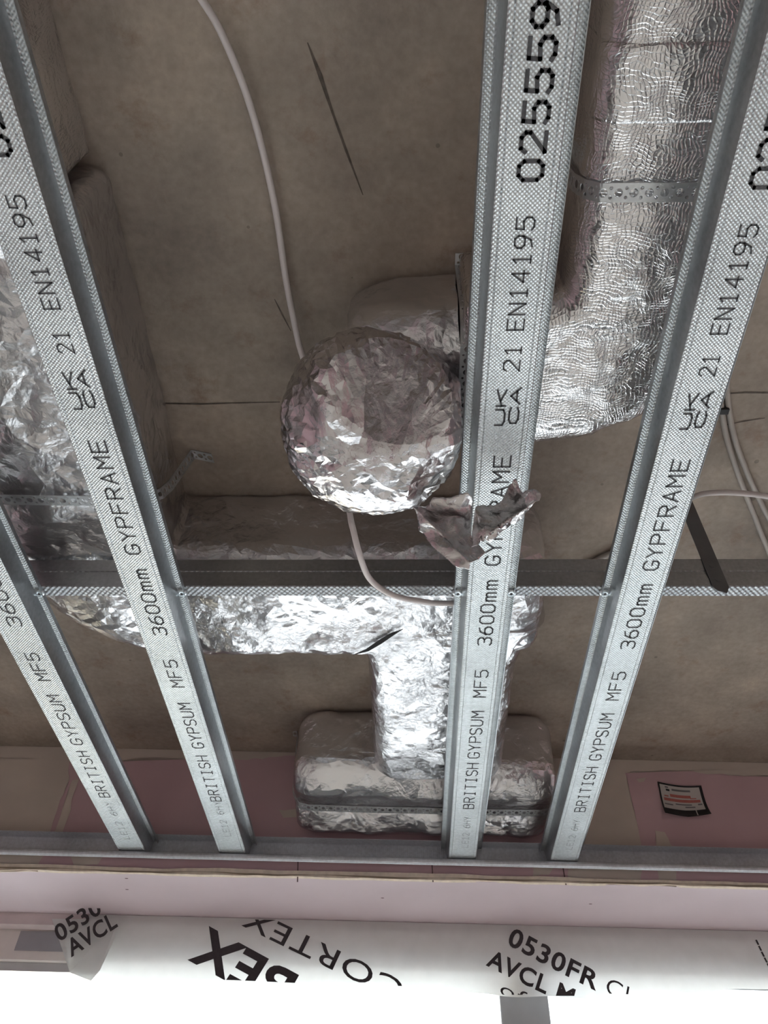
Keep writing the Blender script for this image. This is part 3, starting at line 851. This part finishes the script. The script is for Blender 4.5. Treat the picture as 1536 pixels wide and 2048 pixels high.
# sack: lathed outline, drawn in at the bottom cap
BC = np.array([-.034, .437])
NA, NB = 190, 130; V, Fc = [], []
AX = _n((.10, -.16, -.98))                       # the sack hangs slightly towards the room
E1 = _n(np.cross(AX, (0, 1, 0))); E2 = np.cross(E1, AX)
BZ = 2.447
CAPN = _n((.26, -.78, -.57))                     # flat closing cap, turned towards the camera side
for i in range(NB + 1):
    th = .30 + (math.pi - .30) * i / NB           # from the neck to the bottom pole
    for k in range(NA):
        a = 2 * math.pi * k / NA
        st_, ct_ = math.sin(th), math.cos(th)
        rad = .0865 * (abs(st_) ** .80)
        p = E1 * rad * math.cos(a) + E2 * rad * math.sin(a) - AX * (.066 * ct_ * (1.35 if ct_ > 0 else 1.0))
        over = p.dot(CAPN) - .0565
        if over > 0: p = p - CAPN * over * .93
        V.append(np.array([BC[0], BC[1], BZ]) + p)
for i in range(NB):
    for k in range(NA):
        k2 = (k + 1) % NA
        Fc.append((i * NA + k, i * NA + k2, (i + 1) * NA + k2, (i + 1) * NA + k))
o = fix_normals(mesh_obj('foil_sack', V, Fc, M['foil_ball'], fx, smooth=True))
def ballfn(p):
    q = p - np.array([BC[0], BC[1], BZ])
    a = np.arctan2(q @ E2, q @ E1); r_ = np.hypot(q @ E1, q @ E2)
    pol = np.stack([np.cos(a) * 3.2, np.sin(a) * 3.2, (q @ AX) * 8], 1)
    sd = np.clip((r_ - .05) / .03, 0, 1)
    cap = np.clip((q @ CAPN - .048) / .008, 0, 1) * np.clip(((q @ _n((.5, -.5, .3))) + .02) / .03, 0, 1)
    return sd * .0026 * crumple(pol, 3.0, 61) + (1 - .75 * cap) * (.0060 * crumple(p, 16, 62) + .0021 * crumple(p, 40, 63))
def ballx(p):
    p[:, 0] = np.minimum(p[:, 0], XC - .0365)
    return p
displace(o, ballfn, None, TOP - .01, ballx); facet(o, .11)
# torn tail: a thin crumpled sheet in two lobes
def sheet_patch(name, outline, zfun, seed, amp, parent, mat, step=5.0):
    """outline in picture units traced as a sheet standing at real height zfun"""
    bm = bmesh.new()
    O = np.array(outline, float)
    x0, y0 = O.min(0); x1, y1 = O.max(0)
    def inside(p):
        c = False; j = len(O) - 1
        for i in range(len(O)):
            if (O[i][1] > p[1]) != (O[j][1] > p[1]) and p[0] < (O[j][0] - O[i][0]) * (p[1] - O[i][1]) / (O[j][1] - O[i][1]) + O[i][0]: c = not c
            j = i
        return c
    gx = np.arange(x0 - step, x1 + step * 2, step); gy = np.arange(y0 - step, y1 + step * 2, step)
    idx = {}
    V = []; Fc = []
    def near(p):
        best = None; bd = 1e9
        for i in range(len(O)):
            a, c = O[i], O[(i + 1) % len(O)]; d = c - a; tt = max(0, min(1, np.dot(p - a, d) / np.dot(d, d))); q = a + d * tt
            e = np.linalg.norm(p - q)
            if e < bd: bd = e; best = q
        return best, bd
    for i, x in enumerate(gx):
        for j, y in enumerate(gy):
            p = np.array([x, y]); ins = inside(p)
            if not ins:
                q, dd = near(p)
                if dd > step * .75: continue
                p = q
            idx[(i, j)] = len(V); V.append(p)
    for i in range(len(gx) - 1):
        for j in range(len(gy) - 1):
            k = [(i, j), (i + 1, j), (i + 1, j + 1), (i, j + 1)]
            k = [idx[q] for q in k if q in idx]
            if len(k) >= 3: Fc.append(tuple(k))
    W = np.array([atz(p[0], p[1], zfun(p)) for p in V])
    o = fix_normals(mesh_obj(name, W, Fc, mat, parent, smooth=True))
    displace(o, lambda p: amp * crumple(p, 21, seed) + amp * .3 * crumple(p, 60, seed + 4))
    so = o.modifiers.new('sheet', 'SOLIDIFY'); so.thickness = .0004
    return o
def clampz(z): return min(2.392, max(2.31, z))
lobe1 = [(826, 1010), (862, 1002), (900, 996), (935, 988), (946, 1000), (944, 1030), (940, 1068), (978, 1096), (964, 1108), (938, 1122), (932, 1140), (908, 1134), (880, 1108), (850, 1082), (832, 1062)]
def z1(p):
    fold = abs((p[0] - 826) * .70 - (p[1] - 1010) * .71) / 45
    return min(2.391, 2.388 - .00046 * (p[1] - 995) + .010 * min(1.4, fold))
sheet_patch('torn_foil_tail', lobe1, z1, 71, .0085, fx, M['foil_tail'])
lobe2 = [(938, 1086), (944, 1040), (952, 1012), (972, 1008), (1000, 996), (1016, 976), (1033, 968), (1040, 980), (1062, 974), (1080, 982), (1078, 1000), (1060, 1024), (1050, 1044), (1020, 1062), (985, 1090), (966, 1082)]
def z2(p):
    across = ((p[0] - 940) * .57 + (p[1] - 1086) * .82) / 40
    return min(2.388, 2.372 - .00036 * (p[1] - 975) + .014 * min(1.2, abs(across - .15)))
sheet_patch('torn_foil_tail', lobe2, z2, 77, .0075, fx, M['foil_tail'])

# black ribbons laid on the foil, standing in for shade inside its splits
def slit_shade(parent, pts, w, z):
    V, Fc = [], []
    P = [atz(px, py, z) for px, py in pts]
    for i, p in enumerate(P):
        t_ = _n(P[min(i + 1, len(P) - 1)] - P[max(0, i - 1)]); sd = np.array([-t_[1], t_[0], 0]) * w * math.sin(math.pi * (i + .15) / (len(P) - .7)) / 2
        V += [p + sd, p - sd]
    for i in range(len(P) - 1): Fc.append((2 * i, 2 * i + 1, 2 * i + 3, 2 * i + 2))
    mesh_obj('split_shade_ribbon', V, Fc, M['dark'], parent)
slit_shade(run, [(706, 1310), (735, 1300), (760, 1284), (785, 1268), (806, 1258)], .008, ZLOW - .002)
slit_shade(run, [(1012, 1300), (1025, 1294), (1040, 1288), (1060, 1282)], .012, ZLOW + .018)

# ------------------------------------------------------------------ perforated straps
def strap(path, width_dir, w, label, parent=None):
    """perforated band bent along a 3-D path; real holes"""
    Pp = [np.array(p, float) for p in path]
    s = np.concatenate([[0], np.cumsum([np.linalg.norm(Pp[i + 1] - Pp[i]) for i in range(len(Pp) - 1)])])
    A = np.array(Pp)
    def at(d): return np.array([np.interp(d, s, A[:, k]) for k in range(3)])
    wd = np.array(width_dir, float)
    V, Fc = [], []
    def cell(s0, s1, v0, v1, r, n=12):
        ce = ((s0 + s1) / 2, (v0 + v1) / 2); hx, hy = (s1 - s0) / 2, (v1 - v0) / 2
        k = len(V)
        for ring in (0, 1):
            for i in range(n):
                a = 2 * math.pi * (i + .5) / n if n != 8 else 2 * math.pi * i / n + math.pi / 4
                c, sn = math.cos(a), math.sin(a)
                if ring: q = (ce[0] + r * c, ce[1] + r * sn)
                else:
                    m_ = max(abs(c), abs(sn)); q = (ce[0] + hx * c / m_, ce[1] + hy * sn / m_)
                    # snap to corners
                    if n == 12 and i in (1, 4, 7, 10):
                        q = (ce[0] + hx * (1 if c > 0 else -1), ce[1] + hy * (1 if sn > 0 else -1))
                V.append(at(q[0]) + wd * q[1])
        for i in range(n):
            j = (i + 1) % n; Fc.append((k + i, k + j, k + n + j, k + n + i))
    pitch = .0125; d = 0.0; tot = s[-1]
    while d + pitch <= tot:
        cell(d, d + pitch * .58, -w / 2, w / 2, w * .235)
        cell(d + pitch * .58, d + pitch, -w / 2, 0, w * .10); cell(d + pitch * .58, d + pitch, 0, w / 2, w * .10)
        d += pitch
    root_loc = Pp[len(Pp) // 2]
    o = mesh_obj('fixing_strap', V, Fc, M['strap'], None, loc=tuple(root_loc))
    so = o.modifiers.new('sheet', 'SOLIDIFY'); so.thickness = .0007; so.offset = 0
    tag(o, label, 'strap', 'perforated steel straps holding up the ducts')
    return o
zb = ZLOW - .0022
strap([(.098, .235, SLAB - .001), (.139, .232, SLAB - .0012), (.142, .231, 2.54), (.143, .229, 2.51), (.1475, .227, 2.488), (.158, .2255, zb + .0012), (.17, .225, zb), (.29, .2265, zb), (.306, .227, zb + .003), (.3145, .227, 2.49), (.3155, .227, 2.54), (.3165, .227, SLAB - .001)],
      (0.02, 1, 0), .0155, 'perforated steel strap across the smooth right-hand duct')
strap([(.056, .330, SLAB - .001), (.056, .343, SLAB - .0015), (.056, .3425, 2.55), (.056, .343, 2.51), (.056, .352, 2.487), (.056, .366, zb + .004), (.056, .45, zb + .002), (.056, .485, zb + .004), (.056, .4965, 2.49), (.056, .499, 2.55), (.056, .502, SLAB - .001), (.056, .522, SLAB - .001)],
      (1, 0, 0), .0135, 'narrow perforated strap hugging the elbow beside the foil bulb')
strap([(-.252, .597, SLAB - .001), (-.272, .591, SLAB - .0014), (-.276, .588, SLAB - .004), (-.2815, .572, 2.52), (-.284, .562, 2.492), (-.296, .557, 2.477), (-.315, .556, zb), (-.48, .552, zb), (-.502, .552, 2.48), (-.513, .552, 2.50), (-.5165, .552, 2.55), (-.517, .552, SLAB - .001)],
      (.12, .99, 0), .0145, 'thin strap from a slab bracket slanting under the left duct')
def pb(u, z, d=-.066): return tuple(wl(u, d, z))
strap([pb(-.215, SLAB - .001), pb(-.2065, SLAB - .002), pb(-.2045, 2.54), pb(-.2025, 2.49), pb(-.190, 2.466), pb(-.172, 2.4620), pb(-.10, 2.4610), pb(.14, 2.4610), pb(.215, 2.4620), pb(.234, 2.466), pb(.2465, 2.49), pb(.2485, 2.54), pb(.2505, SLAB - .002), pb(.259, SLAB - .001)],
      (-ST, CT, -.30), .0125, 'perforated strap passing under the foil box at the wall')

# vertical hanger fixed to the near side of the primary channel
hx = atz(1430, 1190, FACE + .03)[0]
hg = empty('hanger', (hx, Y7 - .002, FACE + .02)); tag(hg, 'dark steel strip hanger dropping from the slab to the primary channel at right', 'hanger')
V = [(hx - .009, SLAB - .0005), (hx + .009, SLAB - .0005), (hx + .009, FACE + .024), (hx + .004, FACE + .015), (hx - .005, FACE + .019), (hx - .009, FACE + .026)]
V = [(x, Y7 - .0018, z) for x, z in V] + [(x, Y7 - .0006, z) for x, z in V]
mesh_obj('steel_strip', V, [tuple(range(6)), tuple(range(11, 5, -1))] + [(i, 6 + i, 6 + (i + 1) % 6, (i + 1) % 6) for i in range(6)], M['hanger'], hg)
b = MB(); b.box(hx - .009, hx + .009, Y7 - .03, Y7 - .0018, SLAB - .0016, SLAB - .0004); b.build('foot_plate', M['hanger'], hg)
for dz in (.036, .058):
    V = [(hx + .0032 * math.cos(a), Y7 - .0026, FACE + dz + .0032 * math.sin(a)) for a in np.linspace(0, 2 * math.pi, 11)[:-1]]
    V += [(hx + .0032 * math.cos(a), Y7 - .0014, FACE + dz + .0032 * math.sin(a)) for a in np.linspace(0, 2 * math.pi, 11)[:-1]]
    mesh_obj('screw', V, [tuple(range(10))] + [(i, (i + 1) % 10, 10 + (i + 1) % 10, 10 + i) for i in range(10)], M['hanger'], hg)

# ------------------------------------------------------------------ cables
def cable(name, pts, r, mat, label, cat='cable', group=None):
    V, Fc = tube(pts, r)
    o = mesh_obj(name, V, Fc, mat, None, smooth=True, loc=tuple(pts[0]))
    tag(o, label, cat, group); return o
zt = SLAB - .0125
c1 = [atz(330, -130, zt), atz(395, -15, zt), atz(440, 60, zt), atz(490, 180, zt), atz(525, 300, zt), atz(553, 430, zt), atz(572, 560, zt), atz(596, 680, zt - .01), atz(610, 740, zt - .02)]
c1 += [np.array(q) for q in ((-.126, .475, 2.55), (-.112, .522, 2.515), (-.072, .553, 2.47))]
c1 += [atz(704, 1050, 2.437), atz(718, 1105, 2.419), atz(740, 1158, 2.4165), atz(785, 1190, 2.4175), atz(845, 1203, 2.4215)]
c1 += [np.array((.035, .682, 2.432)), np.array((.07, .69, 2.44)), np.array((.10, .69, 2.446))]
cable('electric_cable', c1, .0034, M['cable'], 'pale cable hanging from the slab, behind the foil bulb and under the primary channel')
cable('electric_cable', [atz(1318, 1062, SLAB - .004), atz(1355, 1015, 2.575), atz(1395, 991, 2.555), atz(1440, 985, 2.55), atz(1500, 988, 2.55), atz(1560, 998, 2.55), atz(1640, 1020, 2.55), atz(1740, 1055, 2.58), atz(1840, 1080, SLAB - .004)], .0035, M['cable'], 'thin white cable arching right from behind the right-hand channel')
cable('electric_cable', [atz(1500, 330, SLAB - .004), atz(1462, 560, SLAB - .004), atz(1440, 740, SLAB - .004), atz(1448, 850, SLAB - .004), atz(1470, 930, SLAB - .004), atz(1500, 1010, SLAB - .004), atz(1540, 1110, SLAB - .004), atz(1580, 1200, SLAB - .004), atz(1650, 1340, SLAB - .004), atz(1720, 1450, SLAB - .004)], .0034, M['cable_grey'], 'grey cable clipped to the slab at the right edge, inner of two', group='grey cables on the slab')
cable('electric_cable', [atz(1516, 330, SLAB - .004), atz(1478, 560, SLAB - .004), atz(1454, 740, SLAB - .004), atz(1463, 850, SLAB - .004), atz(1488, 930, SLAB - .004), atz(1524, 1010, SLAB - .004), atz(1570, 1100, SLAB - .004), atz(1620, 1200, SLAB - .004), atz(1700, 1330, SLAB - .004), atz(1780, 1440, SLAB - .004)], .0034, M['cable_grey'], 'grey cable clipped to the slab at the right edge, outer of two', group='grey cables on the slab')
cable('electric_cable', [atz(1150, 1146, SLAB - .005), atz(1190, 1122, SLAB - .005), atz(1232, 1102, SLAB - .005), atz(1290, 1078, SLAB - .005)], .0042, M['cable_grey'], 'short length of grey cable on the slab beside the right-hand channel')
cp = atz(1447, 822, SLAB - .008)
b = MB(); b.box(cp[0] - .006, cp[0] + .006, cp[1] - .004, cp[1] + .004, SLAB - .0105, SLAB - .0005); b.box(cp[0] - .011, cp[0] - .006, cp[1] - .004, cp[1] + .004, SLAB - .004, SLAB - .0005)
bevel(tag(b.build('cable_clip', M['lab_black'], loc=tuple(cp)), 'small black clip holding the grey cables to the slab', 'clip'), .0008)

# ------------------------------------------------------------------ warning label on the wall
sk = empty('warning_label', tuple(wl(.49, -.002, 2.50))); tag(sk, 'curled white label with red print and black border on the pink wall', 'label')
c_ = [onwall(*p, -.002) for p in ((1315, 1563), (1402, 1572), (1420, 1632), (1328, 1630))]
def lab_pt(s_, t_, d):
    a = np.array(c_[0]) * (1 - s_) + np.array(c_[1]) * s_; e = np.array(c_[3]) * (1 - s_) + np.array(c_[2]) * s_
    u, z = a * (1 - t_) + e * t_
    z -= .004 * math.sin(math.pi * s_)
    curl = -.009 * (max(0, t_ - .45) / .55) ** 2 * (.4 + .6 * abs(s_ - .5) * 2) - .006 * max(0, .3 - t_) * s_
    return wl(u, d + curl, z)
def lab_rect(name, s0, s1, t0, t1, d, mat, parent, n=10):
    V = [lab_pt(s0 + (s1 - s0) * i / n, t0 + (t1 - t0) * j / n, d) for j in range(n + 1) for i in range(n + 1)]
    Fc = [(j * (n + 1) + i, j * (n + 1) + i + 1, (j + 1) * (n + 1) + i + 1, (j + 1) * (n + 1) + i) for j in range(n) for i in range(n)]
    return mesh_obj(name, V, Fc, mat, parent)
o = lab_rect('backing', 0, 1, 0, 1, -.002, M['lab_black'], sk)
so = o.modifiers.new('sheet', 'SOLIDIFY'); so.thickness = .0005; so.offset = 1
lab_rect('white_panel', .03, .93, .06, .80, -.0026, M['lab_white'], sk)
for s0, s1, t0, t1, m_ in ((.14, .21, .10, .15, 'lab_grey'), (.15, .23, .18, .24, 'lab_black'), (.28, .70, .15, .21, 'lab_grey'), (.22, .68, .32, .41, 'lab_red'), (.07, .88, .46, .55, 'lab_red'), (.07, .20, .46, .55, 'lab_red'),
                           (.09, .18, .38, .42, 'lab_red'), (.66, .80, .40, .43, 'lab_red'), (.30, .66, .60, .64, 'lab_grey'), (.06, .24, .64, .68, 'lab_grey'), (.50, .72, .68, .72, 'lab_grey'), (.80, .90, .59, .64, 'lab_grey')):
    lab_rect('print_bar', s0, s1, t0, t1, -.0029, M[m_], sk, 6)
lab_rect('white_tear', .70, .72, .80, .99, -.0031, M['lab_white'], sk, 4)

# ------------------------------------------------------------------ membrane over the window head
MD = .172
def mem_d(u, z):
    """distance behind the wall face; gentle folds, lower edge swings in towards the room"""
    t_ = np.clip((HEAD - z) / .11, 0, 1.3)
    return MD - .012 * t_ * t_ + .0035 * np.sin(u * 9.0 + 1.2) * t_ + .0022 * np.sin(u * 21.0 + z * 30) * t_
edge_px = [(140, 1945), (215, 1957), (400, 1962), (560, 1968), (760, 1974), (900, 1980), (1000, 1991), (1110, 1996), (1200, 2000), (1260, 1996), (1400, 1984), (1536, 1976), (1700, 1970)]
eu = [onwall(*p, MD - .012)[0] for p in edge_px]; ez = [onwall(*p, MD - .012)[1] for p in edge_px]
def edge_z(u): return float(np.interp(u, eu, ez))
U0, U1 = eu[0], 1.3
mem = empty('vapour_membrane', tuple(wl(.2, MD, 2.26))); tag(mem, 'white printed membrane sheet hanging over the window head', 'membrane')
nu, nz_ = 260, 14
V, Fc = [], []
for i in range(nu + 1):
    u = U0 + (U1 - U0) * i / nu
    zb_ = edge_z(u) + .0012 * math.sin(u * 60)
    for j in range(nz_ + 1):
        z = HEAD - .002 + (zb_ - HEAD + .002) * j / nz_
        V.append(wl(u, mem_d(u, z), z))
for i in range(nu):
    for j in range(nz_):
        a = i * (nz_ + 1) + j; Fc.append((a, a + 1, a + nz_ + 2, a + nz_ + 1))
o = mesh_obj('sheet', V, Fc, M['membrane'], mem, smooth=True)
# folded flap at the left end
fl = [(104, 1838), (236, 1838), (228, 1880), (200, 1940), (182, 1962), (140, 1945), (134, 1900)]
bm = bmesh.new()
fv = []
for i, p in enumerate(fl):
    d_ = MD - .016 - .006 * (i in (3, 4))
    u, z = onwall(p[0], p[1], d_); fv.append(bm.verts.new(wl(u, d_, min(z, HEAD - .002))))
f_ = bm.faces.new(fv); bmesh.ops.triangulate(bm, faces=[f_])
bm.verts.ensure_lookup_table()
V = [tuple(v.co) for v in bm.verts]; Fc = [tuple(v.index for v in f.verts) for f in bm.faces]; bm.free()
o = mesh_obj('folded_flap', V, Fc, M['membrane'], mem); so = o.modifiers.new('sheet', 'SOLIDIFY'); so.thickness = .0006
def font_mesh(text, bold, sx=1.0):
    cu = bpy.data.curves.new('print', 'FONT'); cu.body = text; cu.size = 1.0; cu.offset = bold; cu.resolution_u = 4
    cu.space_character = 1.08
    ob = bpy.data.objects.new('print', cu); col.objects.link(ob)
    dg = bpy.context.evaluated_depsgraph_get(); dg.update()
    me = bpy.data.meshes.new_from_object(ob.evaluated_get(dg))
    V = np.array([v.co[:] for v in me.vertices]); Fc = [tuple(p.vertices) for p in me.polygons]
    bpy.data.objects.remove(ob); bpy.data.curves.remove(cu); bpy.data.meshes.remove(me)
    V[:, 0] *= sx
    return V, Fc
def mem_text(text, px0, px1, cap, bold, mat, dplane=None, clip=True):
    """px0 = picture position of the baseline start, px1 = direction point where the text ends"""
    V, Fc = font_mesh(text, bold)
    dd = MD - .008 if dplane is None else dplane
    a = np.array(onwall(*px0, dd)); e = np.array(onwall(*px1, dd))
    d = e - a; L = np.linalg.norm(d); d /= L
    # seen from the room, u runs to the right and z up
    n_ = np.array([-d[1], d[0]])
    w = V[:, 0].max() - V[:, 0].min()
    sx = L / w; sy = cap / .70
    Q = a + np.outer((V[:, 0] - V[:, 0].min()) * sx, d) + np.outer(V[:, 1] * sy, n_)
    bm = bmesh.new()
    vs = [bm.verts.new((q[0], 0, q[1])) for q in Q]
    for f in Fc:
        try: bm.faces.new([vs[i] for i in f])
        except ValueError: pass
    if clip:
        zc_ = edge_z(a[0] * .5 + e[0] * .5) + .002
        bmesh.ops.bisect_plane(bm, geom=bm.verts[:] + bm.edges[:] + bm.faces[:], plane_co=(0, 0, zc_), plane_no=(0, 0, -1), clear_outer=True)
        bmesh.ops.bisect_plane(bm, geom=bm.verts[:] + bm.edges[:] + bm.faces[:], plane_co=(0, 0, HEAD - .004), plane_no=(0, 0, 1), clear_outer=True)
    bm.verts.ensure_lookup_table()
    if not len(bm.verts): bm.free(); return
    W = []
    for v in bm.verts:
        u, z = v.co.x, v.co.z
        W.append(wl(u, (float(mem_d(u, z)) - .0014) if dplane is None else dplane, z))
    bm.faces.ensure_lookup_table(); bm.verts.index_update()
    F2 = [tuple(v.index for v in f.verts) for f in bm.faces]; bm.free()
    mesh_obj('print_lettering', W, F2, mat, mem)
MK = plain('membrane_print', (0.045, 0.038, 0.042), 0.7, var=.15, scale=200)
mem_text('OBEX', (690, 2006), (415, 1852), .060, .030, MK)
mem_text('CORTEX', (812, 1966), (500, 1812), .034, .002, MK)
mem_text('0530FR', (1014, 1885), (1190, 1985), .032, .022, MK)
mem_text('Class A', (1208, 1990), (1372, 2074), .030, -.004, MK)
mem_text('AVCL Membrane', (972, 1928), (1330, 2120), .029, .022, MK)
mem_text('of', (998, 1988), (1046, 2014), .022, -.004, MK)
mem_text('0530', (118, 1884), (205, 1824), .030, .022, MK, MD - .0232, False)
mem_text('AVCL', (142, 1914), (236, 1852), .030, .022, MK, MD - .0232, False)
for k in range(5):
    x, y = 1508 + 5.5 * k, 1878 + 12 * k
    mem_text('-', (x, y), (x + 5, y + 10), .02, .01, MK)
